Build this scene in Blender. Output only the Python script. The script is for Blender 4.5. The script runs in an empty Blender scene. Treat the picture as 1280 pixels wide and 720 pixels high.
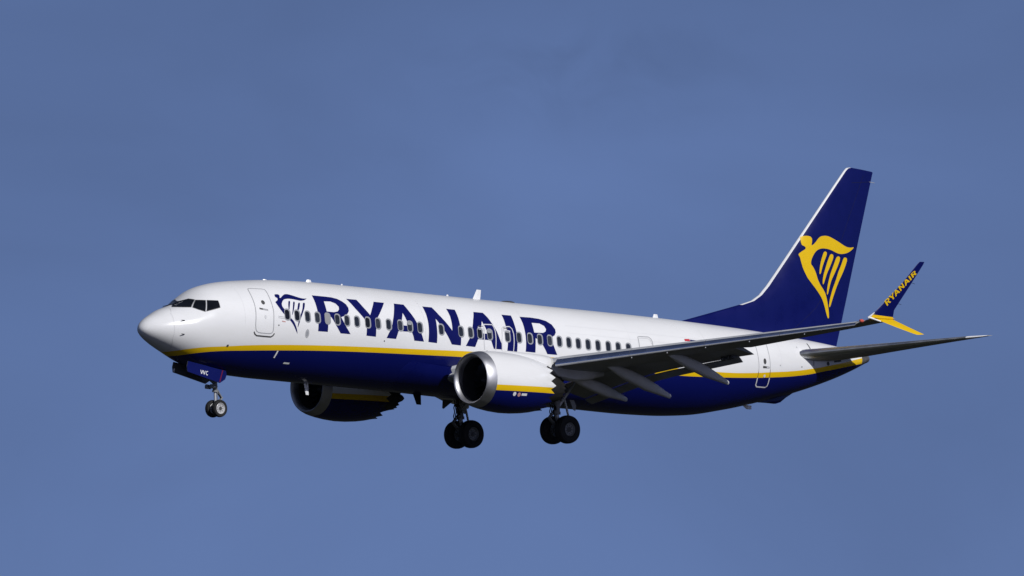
import bpy, math, random
import numpy as np
from mathutils import Vector, Matrix, geometry

# ------------------------------------------------------------------ camera, sky, sun, exposure
scene = bpy.context.scene
COL = scene.collection
# attitude of the aircraft relative to the camera (rows: camera right, down, forward in aircraft axes; x aft, y starboard, z up)
RC = np.array([[0.74007506, -0.67188919, 0.02922014], [0.07699233, 0.04148293, -0.99616833], [0.6681026, 0.73948907, 0.0824308]])
CC = np.array([-293.37540848, -346.21566296, -36.11275119])     # camera position in aircraft axes (metres)
EPS = math.atan2(RC[1][1], RC[2][1])                             # camera pitch that leaves the aircraft wings level
UP = -math.cos(EPS) * RC[1] + math.sin(EPS) * RC[2]
RIGHT = RC[0]
FWD = np.cross(UP, RIGHT)
M3 = np.array([RIGHT, FWD, UP])                                  # aircraft -> world rotation
CAM_H = 1.75
T0 = -M3 @ CC + np.array([0, 0, CAM_H])

cam_d = bpy.data.cameras.new('camera')
cam = bpy.data.objects.new('camera', cam_d)
COL.objects.link(cam)
cam_d.sensor_width = 36.0
cam_d.lens = 14631.0 / 1280 * 36.0
cam_d.clip_start = 1.0
cam_d.clip_end = 60000.0
cam.location = (0, 0, CAM_H)
cam.rotation_euler = (math.pi / 2 + EPS, 0, 0)
scene.camera = cam

SUN_AC = np.array([-0.13, -0.84, 0.525])                         # direction to the sun, aircraft axes
SUN_W = M3 @ (SUN_AC / np.linalg.norm(SUN_AC))
sun_el = math.asin(SUN_W[2])
sun_az = math.atan2(SUN_W[0], SUN_W[1])
SKY_STRENGTH = 0.058

world = bpy.data.worlds.new('World')
scene.world = world
world.use_nodes = True
wn, wl = world.node_tree.nodes, world.node_tree.links
wn.clear()
wout = wn.new('ShaderNodeOutputWorld')
wbg = wn.new('ShaderNodeBackground')
wbg.inputs['Strength'].default_value = SKY_STRENGTH
tc = wn.new('ShaderNodeTexCoord')
vadd = wn.new('ShaderNodeVectorMath'); vadd.operation = 'ADD'; vadd.inputs[1].default_value = (0, 0, 0.45)
vnor = wn.new('ShaderNodeVectorMath'); vnor.operation = 'NORMALIZE'
sky = wn.new('ShaderNodeTexSky')
sky.sky_type = 'NISHITA'
sky.sun_disc = False
sky.sun_elevation = sun_el
sky.sun_rotation = sun_az
sky.air_density = 1.0; sky.dust_density = 0.4; sky.ozone_density = 2.0
wl.new(tc.outputs['Generated'], vadd.inputs[0]); wl.new(vadd.outputs[0], vnor.inputs[0]); wl.new(vnor.outputs[0], sky.inputs['Vector'])
tint = wn.new('ShaderNodeMix'); tint.data_type = 'RGBA'; tint.blend_type = 'MULTIPLY'
tint.inputs[0].default_value = 1.0
SKY_TINT = (1.53, 1.45, 1.76, 1)
tint.inputs[7].default_value = SKY_TINT
wl.new(sky.outputs[0], tint.inputs[6])
SKY_OFF = (3.1, 0.4, 1.7)
# thin, very faint high cloud: soft noise over the direction vector
mp = wn.new('ShaderNodeMapping'); mp.inputs['Scale'].default_value = (20, 20, 30); mp.inputs['Location'].default_value = SKY_OFF
nz = wn.new('ShaderNodeTexNoise'); nz.inputs['Scale'].default_value = 1.0; nz.inputs['Detail'].default_value = 6.0; nz.inputs['Roughness'].default_value = 0.48; nz.inputs['Distortion'].default_value = 0.6
mr = wn.new('ShaderNodeMapRange'); mr.inputs[1].default_value = 0.3; mr.inputs[2].default_value = 0.7; mr.inputs[3].default_value = 0.90; mr.inputs[4].default_value = 1.08
cl = wn.new('ShaderNodeMix'); cl.data_type = 'RGBA'; cl.blend_type = 'MULTIPLY'; cl.inputs[0].default_value = 1.0
# the air thins towards the zenith: darker sky overhead than near the horizon
sx = wn.new('ShaderNodeSeparateXYZ'); zr = wn.new('ShaderNodeMapRange'); zr.inputs[1].default_value = 0.05; zr.inputs[2].default_value = 0.45; zr.inputs[3].default_value = 1.0; zr.inputs[4].default_value = 0.5
zm = wn.new('ShaderNodeMath'); zm.operation = 'MULTIPLY'
wl.new(tc.outputs['Generated'], sx.inputs[0]); wl.new(sx.outputs['Z'], zr.inputs[0])
wl.new(tc.outputs['Generated'], mp.inputs['Vector']); wl.new(mp.outputs[0], nz.inputs['Vector']); wl.new(nz.outputs[0], mr.inputs[0])
wl.new(tint.outputs[2], cl.inputs[6]); # sky patches: added glow imitating lens falloff, above it a thin darker cloud wisp
def sky_patch(daz, delv, w, hgt, amount, nscale):
    el = EPS + delv
    d0 = Vector((math.sin(daz) * math.cos(el), math.cos(daz) * math.cos(el), math.sin(el)))
    sub = wn.new('ShaderNodeVectorMath'); sub.operation = 'SUBTRACT'; sub.inputs[1].default_value = d0
    mul = wn.new('ShaderNodeVectorMath'); mul.operation = 'MULTIPLY'; mul.inputs[1].default_value = (1 / w, .4 / w, 1 / hgt)
    ln = wn.new('ShaderNodeVectorMath'); ln.operation = 'LENGTH'
    r = wn.new('ShaderNodeMapRange'); r.interpolation_type = 'SMOOTHSTEP'; r.inputs[1].default_value = 0.0; r.inputs[2].default_value = 1.0; r.inputs[3].default_value = 1.0; r.inputs[4].default_value = 0.0
    n_ = wn.new('ShaderNodeTexNoise'); n_.inputs['Scale'].default_value = nscale; n_.inputs['Detail'].default_value = 5; n_.inputs['Roughness'].default_value = .55; n_.inputs['Distortion'].default_value = .8
    r2 = wn.new('ShaderNodeMapRange'); r2.inputs[1].default_value = .35; r2.inputs[2].default_value = .65; r2.inputs[3].default_value = .25; r2.inputs[4].default_value = 1.0
    k = wn.new('ShaderNodeMath'); k.operation = 'MULTIPLY'
    k2 = wn.new('ShaderNodeMath'); k2.operation = 'MULTIPLY_ADD'; k2.inputs[1].default_value = amount; k2.inputs[2].default_value = 1.0
    wl.new(tc.outputs['Generated'], sub.inputs[0]); wl.new(sub.outputs[0], mul.inputs[0]); wl.new(mul.outputs[0], ln.inputs[0]); wl.new(ln.outputs['Value'], r.inputs[0])
    wl.new(tc.outputs['Generated'], n_.inputs['Vector']); wl.new(n_.outputs[0], r2.inputs[0])
    wl.new(r.outputs[0], k.inputs[0]); wl.new(r2.outputs[0], k.inputs[1]); wl.new(k.outputs[0], k2.inputs[0])
    return k2
p1 = sky_patch(0.004, 0.004, 0.055, 0.030, 0.13, 14); p2 = sky_patch(0.006, 0.0185, 0.024, 0.0075, -0.16, 120)
pm = wn.new('ShaderNodeMath'); pm.operation = 'MULTIPLY'; pm2 = wn.new('ShaderNodeMath'); pm2.operation = 'MULTIPLY'
wl.new(p1.outputs[0], pm.inputs[0]); wl.new(p2.outputs[0], pm.inputs[1]); wl.new(pm.outputs[0], pm2.inputs[0]); wl.new(mr.outputs[0], pm2.inputs[1])
wl.new(pm2.outputs[0], zm.inputs[0]); wl.new(zr.outputs[0], zm.inputs[1]); wl.new(zm.outputs[0], cl.inputs[7])
zf = wn.new('ShaderNodeMapRange'); zf.inputs[1].default_value = 0.12; zf.inputs[2].default_value = 0.5
zt_ = wn.new('ShaderNodeMix'); zt_.data_type = 'RGBA'; zt_.inputs[6].default_value = (1, 1, 1, 1); zt_.inputs[7].default_value = (1.3, 1.08, 0.85, 1)   # warmer tint added overhead to take the blue out of shaded parts
zc_ = wn.new('ShaderNodeMix'); zc_.data_type = 'RGBA'; zc_.blend_type = 'MULTIPLY'; zc_.inputs[0].default_value = 1.0
wl.new(sx.outputs['Z'], zf.inputs[0]); wl.new(zf.outputs[0], zt_.inputs[0]); wl.new(zt_.outputs[2], zc_.inputs[7]); wl.new(cl.outputs[2], zc_.inputs[6])
wl.new(zc_.outputs[2], wbg.inputs['Color']); wl.new(wbg.outputs[0], wout.inputs[0])

sun_d = bpy.data.lights.new('sun', 'SUN')
sun_d.energy = 3.2
sun_d.angle = math.radians(0.53)
sun_d.color = (1.0, 0.99, 0.98)
sun = bpy.data.objects.new('sun', sun_d)
COL.objects.link(sun)
sun.rotation_euler = Vector(SUN_W).to_track_quat('Z', 'Y').to_euler()

scene.view_settings.view_transform = 'Standard'
scene.view_settings.look = 'None'
scene.view_settings.exposure = 0.0
scene.view_settings.gamma = 1.0
scene.view_settings.use_curve_mapping = False
scene.render.engine = 'CYCLES'
scene.render.resolution_x, scene.render.resolution_y = 1024, 576

# ------------------------------------------------------------------ outlines (aircraft axes: x aft of the nose, z up)
D_LETTERS = {'R1':[[[7.568,1.215],[7.896,1.217],[8.268,1.217],[8.563,1.211],[8.838,1.174],[9.049,1.087],[9.199,0.982],[9.264,0.85],[9.245,0.715],[9.151,0.601],[8.985,0.504],[8.775,0.431],[8.973,0.114],[9.256,-0.206],[8.734,-0.211],[8.481,0.091],[8.274,0.37],[8.141,0.474],[8.075,0.16],[8.065,-0.204],[7.557,-0.214],[7.564,0.207],[7.574,0.466],[7.568,0.724],[7.567,0.986]],[[8.065,1.01],[8.412,1.029],[8.644,0.968],[8.759,0.846],[8.74,0.743],[8.635,0.648],[8.434,0.603],[8.057,0.603],[8.057,0.704],[8.058,0.879]]],'Y':[[[9.347,1.213],[9.889,1.218],[10.071,0.947],[10.341,0.633],[10.522,0.894],[10.786,1.209],[11.334,1.208],[11.014,0.889],[10.714,0.561],[10.621,0.366],[10.587,0.077],[10.589,-0.208],[10.087,-0.203],[10.093,0.097],[10.053,0.381],[9.99,0.462],[9.639,0.826]],[]],'A1':[[[11.862,1.219],[12.374,1.215],[12.509,0.96],[12.686,0.682],[12.832,0.403],[12.98,0.098],[13.125,-0.212],[12.616,-0.21],[12.543,-0.021],[12.464,0.122],[11.769,0.107],[11.704,-0.055],[11.65,-0.216],[11.147,-0.216],[11.263,-0.002],[11.399,0.208],[11.52,0.535],[11.672,0.866]],[[12.126,0.857],[12.196,0.702],[12.27,0.505],[12.283,0.356],[11.946,0.35],[11.98,0.541]]],'N':[[[13.367,1.218],[13.866,1.219],[14.083,0.934],[14.328,0.675],[14.633,0.336],[14.656,0.613],[14.672,0.921],[14.638,1.223],[15.098,1.221],[15.097,0.881],[15.086,0.471],[15.088,0.154],[15.087,-0.22],[14.605,-0.212],[14.395,0.073],[14.181,0.345],[13.836,0.754],[13.823,0.463],[13.819,0.116],[13.819,-0.219],[13.357,-0.21],[13.366,0.111],[13.385,0.516],[13.387,0.88]],[]],'A2':[[[16.087,1.207],[16.593,1.211],[16.741,1.015],[16.856,0.803],[17.033,0.481],[17.152,0.199],[17.268,-0.023],[17.292,-0.217],[16.851,-0.22],[16.79,-0.116],[16.685,0.107],[15.989,0.098],[15.923,-0.05],[15.854,-0.222],[15.352,-0.216],[15.47,-0.012],[15.606,0.199],[15.729,0.527],[15.874,0.86]],[[16.334,0.851],[16.407,0.681],[16.492,0.483],[16.509,0.354],[16.16,0.348],[16.216,0.593]]],'I':[[[17.594,1.212],[18.102,1.216],[18.088,0.844],[18.103,0.523],[18.105,0.203],[18.104,-0.244],[17.573,-0.245],[17.589,0.078],[17.601,0.398],[17.581,0.791]],[]],'R2':[[[18.558,1.201],[19.134,1.216],[19.589,1.197],[19.936,1.135],[20.172,1.004],[20.273,0.82],[20.26,0.686],[20.158,0.561],[19.961,0.464],[20.025,0.201],[20.142,-0.022],[20.267,-0.215],[19.729,-0.22],[19.596,-0.039],[19.438,0.158],[19.275,0.32],[19.098,0.37],[19.078,0.073],[19.084,-0.209],[18.559,-0.21],[18.566,0.238],[18.566,0.587],[18.571,0.925]],[[19.081,0.994],[19.504,0.997],[19.714,0.91],[19.765,0.781],[19.706,0.688],[19.548,0.618],[19.074,0.596],[19.071,0.772]]]}
D_EMBLEM = [[[5.607,1.098],[5.727,1.121],[5.828,1.114],[5.843,1.057],[5.79,0.979],[5.826,0.968],[5.974,1.067],[6.14,1.153],[6.311,1.166],[6.535,1.125],[6.823,1.059],[7.032,1.038],[7.232,1.062],[7.034,0.974],[6.828,0.934],[6.651,0.95],[6.443,0.971],[6.226,0.975],[6.007,0.938],[5.876,0.855],[5.787,0.747],[5.772,0.63],[5.896,0.481],[6.08,0.238],[6.277,0.096],[6.374,-0.053],[6.463,-0.216],[6.522,-0.409],[6.415,-0.276],[6.304,-0.115],[6.185,0.018],[6.038,0.149],[5.796,0.33],[5.675,0.464],[5.549,0.656],[5.483,0.782],[5.539,0.815],[5.647,0.881],[5.671,0.956],[5.576,0.993]],[[6.18,0.884],[6.272,0.885],[6.169,0.675],[6.108,0.526],[6.071,0.523],[6.096,0.698]],[[6.412,0.873],[6.505,0.874],[6.414,0.693],[6.327,0.514],[6.229,0.32],[6.209,0.333],[6.285,0.568]],[[6.659,0.848],[6.759,0.85],[6.661,0.655],[6.54,0.473],[6.448,0.208],[6.378,0.118],[6.379,0.175],[6.496,0.527]],[[6.905,0.862],[7.021,0.871],[6.928,0.675],[6.774,0.433],[6.633,0.194],[6.558,-0.011],[6.501,-0.157],[6.489,-0.101],[6.539,0.158],[6.651,0.366],[6.795,0.607]]]
D_TAIL = [[[35.177,5.8],[35.289,5.842],[35.477,5.865],[35.647,5.852],[35.737,5.777],[35.741,5.654],[35.699,5.472],[35.829,5.537],[35.956,5.657],[36.083,5.804],[36.231,5.899],[36.456,5.944],[36.683,5.935],[36.99,5.85],[37.297,5.751],[37.604,5.638],[37.796,5.584],[38.024,5.575],[38.27,5.622],[38.141,5.502],[37.955,5.391],[37.768,5.321],[37.542,5.276],[37.314,5.271],[37.123,5.311],[36.894,5.375],[36.665,5.412],[36.4,5.418],[36.175,5.381],[35.989,5.29],[35.862,5.156],[35.755,4.997],[35.685,4.827],[35.69,4.704],[35.826,4.592],[35.945,4.436],[36.006,4.332],[36.108,4.12],[36.267,3.913],[36.463,3.737],[36.601,3.583],[36.683,3.424],[36.787,3.158],[36.873,2.89],[36.922,2.592],[36.847,2.573],[36.725,2.797],[36.602,3.062],[36.441,3.324],[36.244,3.528],[36.01,3.729],[35.738,3.941],[35.523,4.116],[35.385,4.283],[35.226,4.517],[35.121,4.783],[35.078,4.943],[34.998,5.047],[35.034,5.104],[35.181,5.198],[35.366,5.295],[35.401,5.366],[35.323,5.429],[35.209,5.452],[35.168,5.553],[35.162,5.717]],[[36.406,5.254],[36.499,5.303],[36.595,5.269],[36.598,5.173],[36.476,4.917],[36.371,4.689],[36.27,4.352],[36.194,4.346],[36.204,4.594],[36.268,4.9]],[[36.788,5.175],[36.88,5.229],[36.995,5.191],[37,5.068],[36.877,4.811],[36.753,4.582],[36.682,4.467],[36.594,4.268],[36.474,3.943],[36.417,3.952],[36.41,4.144],[36.458,4.367],[36.51,4.508],[36.647,4.876]],[[37.188,5.11],[37.299,5.169],[37.415,5.128],[37.401,4.99],[37.278,4.733],[37.118,4.446],[36.939,4.157],[36.854,3.904],[36.754,3.54],[36.697,3.549],[36.705,3.838],[36.787,4.173],[36.872,4.427],[37.03,4.768]],[[37.624,5.104],[37.717,5.158],[37.844,5.121],[37.855,5.026],[37.768,4.799],[37.609,4.484],[37.395,4.138],[37.254,3.853],[37.097,3.484],[36.943,3.047],[36.867,3.041],[36.893,3.358],[37.029,3.78],[37.205,4.151],[37.342,4.518],[37.485,4.777]]]
D_DOOR1 = [[4.492,1.238],[4.583,1.27],[5.286,1.293],[5.303,1.195],[5.279,0.94],[5.282,0.654],[5.295,0.408],[5.269,0.055],[5.282,-0.361],[5.231,-0.452],[5.106,-0.488],[4.579,-0.488],[4.434,-0.405],[4.386,-0.183],[4.407,0.167],[4.43,0.52],[4.432,0.841],[4.449,1.095]]
D_DOOR1SILL = [[4.349,-0.463],[4.396,-0.546],[4.496,-0.608],[4.825,-0.612],[5.2,-0.609],[5.297,-0.551],[5.353,-0.46]]
D_EXIT1 = [[16.369,-0.283],[16.314,-0.03],[16.333,0.377],[16.367,0.685],[16.431,0.724],[16.829,0.743],[16.895,0.669],[16.94,0.49],[16.947,0.197],[16.947,-0.251]]
D_EXIT2 = [[17.302,-0.27],[17.261,0.108],[17.337,0.634],[17.421,0.709],[17.778,0.736],[17.881,0.652],[17.923,0.451],[17.921,0.157],[17.903,-0.248]]
D_EXIT3 = [[24.754,0.364],[24.766,0.625],[24.779,0.846],[24.879,0.873],[25.371,0.891],[25.496,0.825],[25.53,0.716],[25.516,0.551]]
D_DOOR4 = [[31.638,1.236],[31.561,0.969],[31.552,0.601],[31.575,0.238],[31.582,-0.05],[31.564,-0.303],[31.582,-0.587],[31.681,-0.651],[32.241,-0.636],[32.338,-0.565],[32.31,-0.246],[32.283,0.075],[32.256,0.472],[32.247,0.838],[32.282,1.1],[32.382,1.333]]
D_CW = [[[2.078,0.712],[2.025,0.678],[2.15,0.663],[1.996,0.498],[1.836,0.339],[1.601,0.331],[1.407,0.33],[1.734,0.518]],[[2.188,0.632],[2.431,0.63],[2.312,0.406],[2.217,0.186],[2.043,0.252],[1.906,0.331],[2.053,0.488]],[[2.502,0.633],[2.868,0.642],[2.857,0.528],[2.844,0.381],[2.565,0.29],[2.304,0.207],[2.399,0.434]]]
D_RADOME = [[1.265,0.296],[1.02,0.036],[0.974,-0.388],[1.025,-0.964],[1.257,-1.367]]
D_SU = [[1.4,-1.391],[1.763,-1.292],[2.279,-1.209],[3.273,-1.105],[4.215,-1.004],[5.656,-0.886],[7.78,-0.753],[9.842,-0.652],[13.602,-0.49],[14.866,-0.436],[15.503,-0.421],[29.696,-0.239],[31.55,-0.1],[32.41,-0.012],[33.679,0.125],[34.998,0.327],[36.355,0.582],[38.566,1.06]]
D_SL = [[1.708,-1.541],[1.918,-1.48],[2.388,-1.39],[3.09,-1.3],[4.307,-1.2],[5.746,-1.092],[7.855,-0.952],[9.91,-0.853],[13.66,-0.706],[15.162,-0.663],[27.33,-0.561],[28.961,-0.474],[29.848,-0.428],[32.317,-0.235],[34.407,0.014],[36.025,0.321],[38.182,0.748]]
D_WIN = [[0,5.963,0.324],[1,6.467,0.323],[2,7.005,0.324],[3,7.521,0.324],[4,8.043,0.324],[5,8.561,0.323],[6,9.063,0.322],[7,9.584,0.322],[8,10.151,0.325],[9,10.694,0.326],[10,11.255,0.329],[11,11.868,0.336],[12,12.376,0.334],[13,12.914,0.335],[15,14.04,0.34],[17,15.092,0.339],[18,15.604,0.338],[19,16.099,0.335],[20,16.622,0.334],[22,17.577,0.325],[23,18.202,0.332],[24,18.788,0.336],[25,19.323,0.336],[26,19.859,0.335],[27,20.378,0.334],[28,20.889,0.332],[29,21.401,0.329],[30,21.932,0.329],[31,22.471,0.328],[32,23.034,0.33],[33,23.576,0.33],[34,24.14,0.331]]

# ------------------------------------------------------------------ materials
def mat(name, col, rough=0.5, metal=0.0, coat=0.0, spec=0.5, var=0.04, vscale=1.5, bump=0.0, bscale=3.0, stretch=(1, 1, 1)):
    m = bpy.data.materials.new(name)
    m.use_nodes = True
    n, l = m.node_tree.nodes, m.node_tree.links
    b = n['Principled BSDF']
    b.inputs['Roughness'].default_value = rough
    b.inputs['Metallic'].default_value = metal
    b.inputs['Coat Weight'].default_value = coat
    b.inputs['Coat Roughness'].default_value = 0.08
    b.inputs['Specular IOR Level'].default_value = spec
    t = n.new('ShaderNodeTexCoord')
    mpn = n.new('ShaderNodeMapping'); mpn.inputs['Scale'].default_value = stretch
    l.new(t.outputs['Object'], mpn.inputs['Vector'])
    z = n.new('ShaderNodeTexNoise'); z.inputs['Scale'].default_value = vscale; z.inputs['Detail'].default_value = 5
    l.new(mpn.outputs[0], z.inputs['Vector'])
    r = n.new('ShaderNodeMapRange'); r.inputs[1].default_value = .3; r.inputs[2].default_value = .7
    r.inputs[3].default_value = 1 - var; r.inputs[4].default_value = 1 + var * .6
    l.new(z.outputs[0], r.inputs[0])
    mx = n.new('ShaderNodeMix'); mx.data_type = 'RGBA'; mx.blend_type = 'MULTIPLY'; mx.inputs[0].default_value = 1
    mx.inputs[6].default_value = (*col, 1)
    l.new(r.outputs[0], mx.inputs[7]); l.new(mx.outputs[2], b.inputs['Base Color'])
    rr = n.new('ShaderNodeMapRange'); rr.inputs[1].default_value = .3; rr.inputs[2].default_value = .7
    rr.inputs[3].default_value = max(0, rough - .06); rr.inputs[4].default_value = rough + .06
    l.new(z.outputs[0], rr.inputs[0]); l.new(rr.outputs[0], b.inputs['Roughness'])
    if bump:
        z2 = n.new('ShaderNodeTexNoise'); z2.inputs['Scale'].default_value = bscale; z2.inputs['Detail'].default_value = 3
        l.new(t.outputs['Object'], z2.inputs['Vector'])
        bp = n.new('ShaderNodeBump'); bp.inputs['Strength'].default_value = bump; bp.inputs['Distance'].default_value = .02
        l.new(z2.outputs[0], bp.inputs['Height']); l.new(bp.outputs[0], b.inputs['Normal'])
    m['mix'] = mx.name
    return m

WHITE = (0.78, 0.78, 0.785)
NAVY = (0.0030, 0.0060, 0.090)
YELLOW = (0.76, 0.485, 0.006)

def livery(name, up, lo, x0, x1, z0, z1):
    """glossy paint: white above the upper curve, yellow band between the curves, navy below the lower curve"""
    m = mat(name, WHITE, .24, 0, 0, .3, .05, .6, stretch=(.5, 1, 1.6))
    n, l = m.node_tree.nodes, m.node_tree.links
    mx = n[m['mix']]
    t = n.new('ShaderNodeTexCoord'); s = n.new('ShaderNodeSeparateXYZ'); l.new(t.outputs['Object'], s.inputs[0])
    rx = n.new('ShaderNodeMapRange'); rx.inputs[1].default_value = x0; rx.inputs[2].default_value = x1
    l.new(s.outputs['X'], rx.inputs[0])
    outs = []
    for cv in (up, lo):
        f = n.new('ShaderNodeFloatCurve')
        c = f.mapping.curves[0]
        pts = [((x - x0) / (x1 - x0), (z - z0) / (z1 - z0)) for x, z in cv]
        while len(c.points) < len(pts): c.points.new(.5, .5)
        for p, q in zip(c.points, pts): p.location = q
        f.mapping.update()
        l.new(rx.outputs[0], f.inputs['Value'])
        r2 = n.new('ShaderNodeMapRange'); r2.clamp = False
        r2.inputs[3].default_value = z0; r2.inputs[4].default_value = z1
        l.new(f.outputs[0], r2.inputs[0])
        g = n.new('ShaderNodeMath'); g.operation = 'GREATER_THAN'
        l.new(s.outputs['Z'], g.inputs[0]); l.new(r2.outputs[0], g.inputs[1])
        outs.append(g)
    a = n.new('ShaderNodeMix'); a.data_type = 'RGBA'; a.inputs[6].default_value = (*NAVY, 1); a.inputs[7].default_value = (*YELLOW, 1)
    l.new(outs[1].outputs[0], a.inputs[0])
    b = n.new('ShaderNodeMix'); b.data_type = 'RGBA'; b.inputs[7].default_value = (*WHITE, 1)
    l.new(outs[0].outputs[0], b.inputs[0]); l.new(a.outputs[2], b.inputs[6])
    l.new(b.outputs[2], mx.inputs[6])
    return m

M = {}
M['white'] = mat('white_paint', WHITE, .3, 0, .0)
M['navy'] = mat('navy_paint', NAVY, .3, 0, 0, .25, .1)
M['navy_mark'] = mat('navy_lettering', (0.0038, 0.0060, 0.090), .35, 0, 0, .2)
M['yellow'] = mat('yellow_paint', YELLOW, .35, 0, 0, .3)
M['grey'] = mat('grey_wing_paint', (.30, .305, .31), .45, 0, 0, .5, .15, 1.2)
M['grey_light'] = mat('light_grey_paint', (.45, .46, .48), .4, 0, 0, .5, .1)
M['grey_fairing'] = mat('fairing_paint', (.60, .595, .58), .5, 0, 0, .5, .12)
M['grey_dark'] = mat('dark_grey_paint', (.10, .102, .105), .5, 0, 0, .5, .15)
M['metal'] = mat('polished_metal', (.70, .71, .72), .4, 1, 0, .5, .06, 2)
M['metal_lip'] = mat('satin_lip_metal', (.54, .54, .57), .48, 1, 0, .5, .05, 2)
M['metal_slat'] = mat('slat_metal', (.56, .61, .76), .25, 1, 0, .5, .06, 2)  # sky reflection put into the base colour as a blue tint
M['metal_dark'] = mat('heat_stained_metal', (.032, .031, .030), .5, .5, 0, .5, .2, 4)
M['steel'] = mat('gear_steel', (.55, .56, .58), .35, .3, 0, .5, .1, 6)
M['gear_grey'] = mat('gear_paint', (.20, .205, .21), .5, 0, 0, .5, .2, 6)
M['rubber'] = mat('tyre_rubber', (.018, .018, .019), .75, 0, 0, .3, .25, 8, .3, 40)
M['rim'] = mat('wheel_paint', (.50, .50, .51), .4, .1, 0, .5, .1, 8)
M['dark'] = mat('dark_cavity', (.012, .012, .013), .8, 0, 0, .2)
M['liner'] = mat('inlet_liner', (.032, .032, .035), .5, 0, 0, .4, .1, 3)
M['fan'] = mat('fan_blade_metal', (.06, .06, .065), .35, .7, 0, .5, .1)
M['glass'] = mat('cockpit_glass', (.006, .007, .010), .12, 0, 0, .45, .3, 4)
M['pane'] = mat('cabin_pane', (.020, .024, .036), .2, 0, 0, .5, .3, 7)
M['pane_dark'] = mat('cabin_pane_dark', (.009, .010, .015), .2, 0, 0, .5, .3, 7)
M['pane_mid'] = mat('cabin_pane_mid', (.034, .038, .052), .25, 0, 0, .5, .3, 7)
M['blind'] = mat('window_blind', (.30, .30, .30), .6)
M['frame'] = mat('window_frame', (.30, .31, .33), .45)
M['seam'] = mat('seam_grey', (.40, .405, .42), .5)
M['seam_faint'] = mat('seam_faint', (.62, .62, .635), .5)
M['seam_dark'] = mat('seam_dark', (.06, .06, .06), .6)
M['seam_brown'] = mat('seam_brown', (.20, .10, .02), .6)
M['seam_white'] = mat('seam_white', (.62, .62, .64), .5)
M['red'] = mat('red_marking', (.55, .02, .04), .4)
M['seam_pink'] = mat('pink_marking', (.55, .30, .28), .5)
M['red_dark'] = mat('dark_red_marking', (.14, .005, .03), .4)
M['red_glass'] = mat('red_lens', (.65, .12, .09), .15, 0, .5)
M['apu'] = mat('exhaust_cone_metal', (.16, .155, .15), .45, .5, 0, .5, .25, 5)
M['fuse'] = livery('fuselage_livery',
    [(0, -1.62), (1.0, -1.47), (1.4, -1.391), (1.763, -1.30), (2.279, -1.209), (3.273, -1.105), (4.215, -1.004), (5.656, -.886), (7.78, -.753), (9.842, -.652), (13.6, -.50), (15.5, -.42), (20, -.33), (25, -.28), (28, -.258), (29.7, -.235), (31.55, -.105), (32.41, -.012), (33.68, .125), (35, .327), (36.36, .582), (38.57, 1.06), (40, 1.37)],
    [(0, -1.82), (1.0, -1.69), (1.708, -1.545), (1.918, -1.487), (2.388, -1.392), (3.09, -1.3), (4.307, -1.2), (5.746, -1.092), (7.855, -.955), (9.91, -.853), (13.66, -.715), (15.16, -.665), (20, -.60), (25, -.57), (27.33, -.545), (28.96, -.474), (29.85, -.425), (32.32, -.235), (34.41, .014), (36.03, .321), (38.18, .748), (40, 1.1)], 0, 40, -2.2, 2.2)
M['cowl'] = livery('cowling_livery', [(12, -2.05), (13.43, -2.03), (16.6, -1.93), (18, -1.89)], [(12, -2.28), (13.43, -2.25), (16.6, -2.16), (18, -2.12)], 12, 18, -3, 0)

# ------------------------------------------------------------------ helpers
def mk(name, verts, faces, mats, parent=None, fm=None, smooth=True, angle=35):
    me = bpy.data.meshes.new(name)
    me.from_pydata([tuple(map(float, v)) for v in verts], [], [tuple(int(i) for i in f) for f in faces])
    if not isinstance(mats, (list, tuple)): mats = [mats]
    for m in mats: me.materials.append(m)
    if fm is not None:
        for p, i in zip(me.polygons, fm): p.material_index = i
    me.validate()
    me.update()
    if smooth:
        me.shade_smooth()
        me.set_sharp_from_angle(angle=math.radians(angle))
    o = bpy.data.objects.new(name, me)
    COL.objects.link(o)
    if parent is not None: o.parent = parent
    return o

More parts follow.
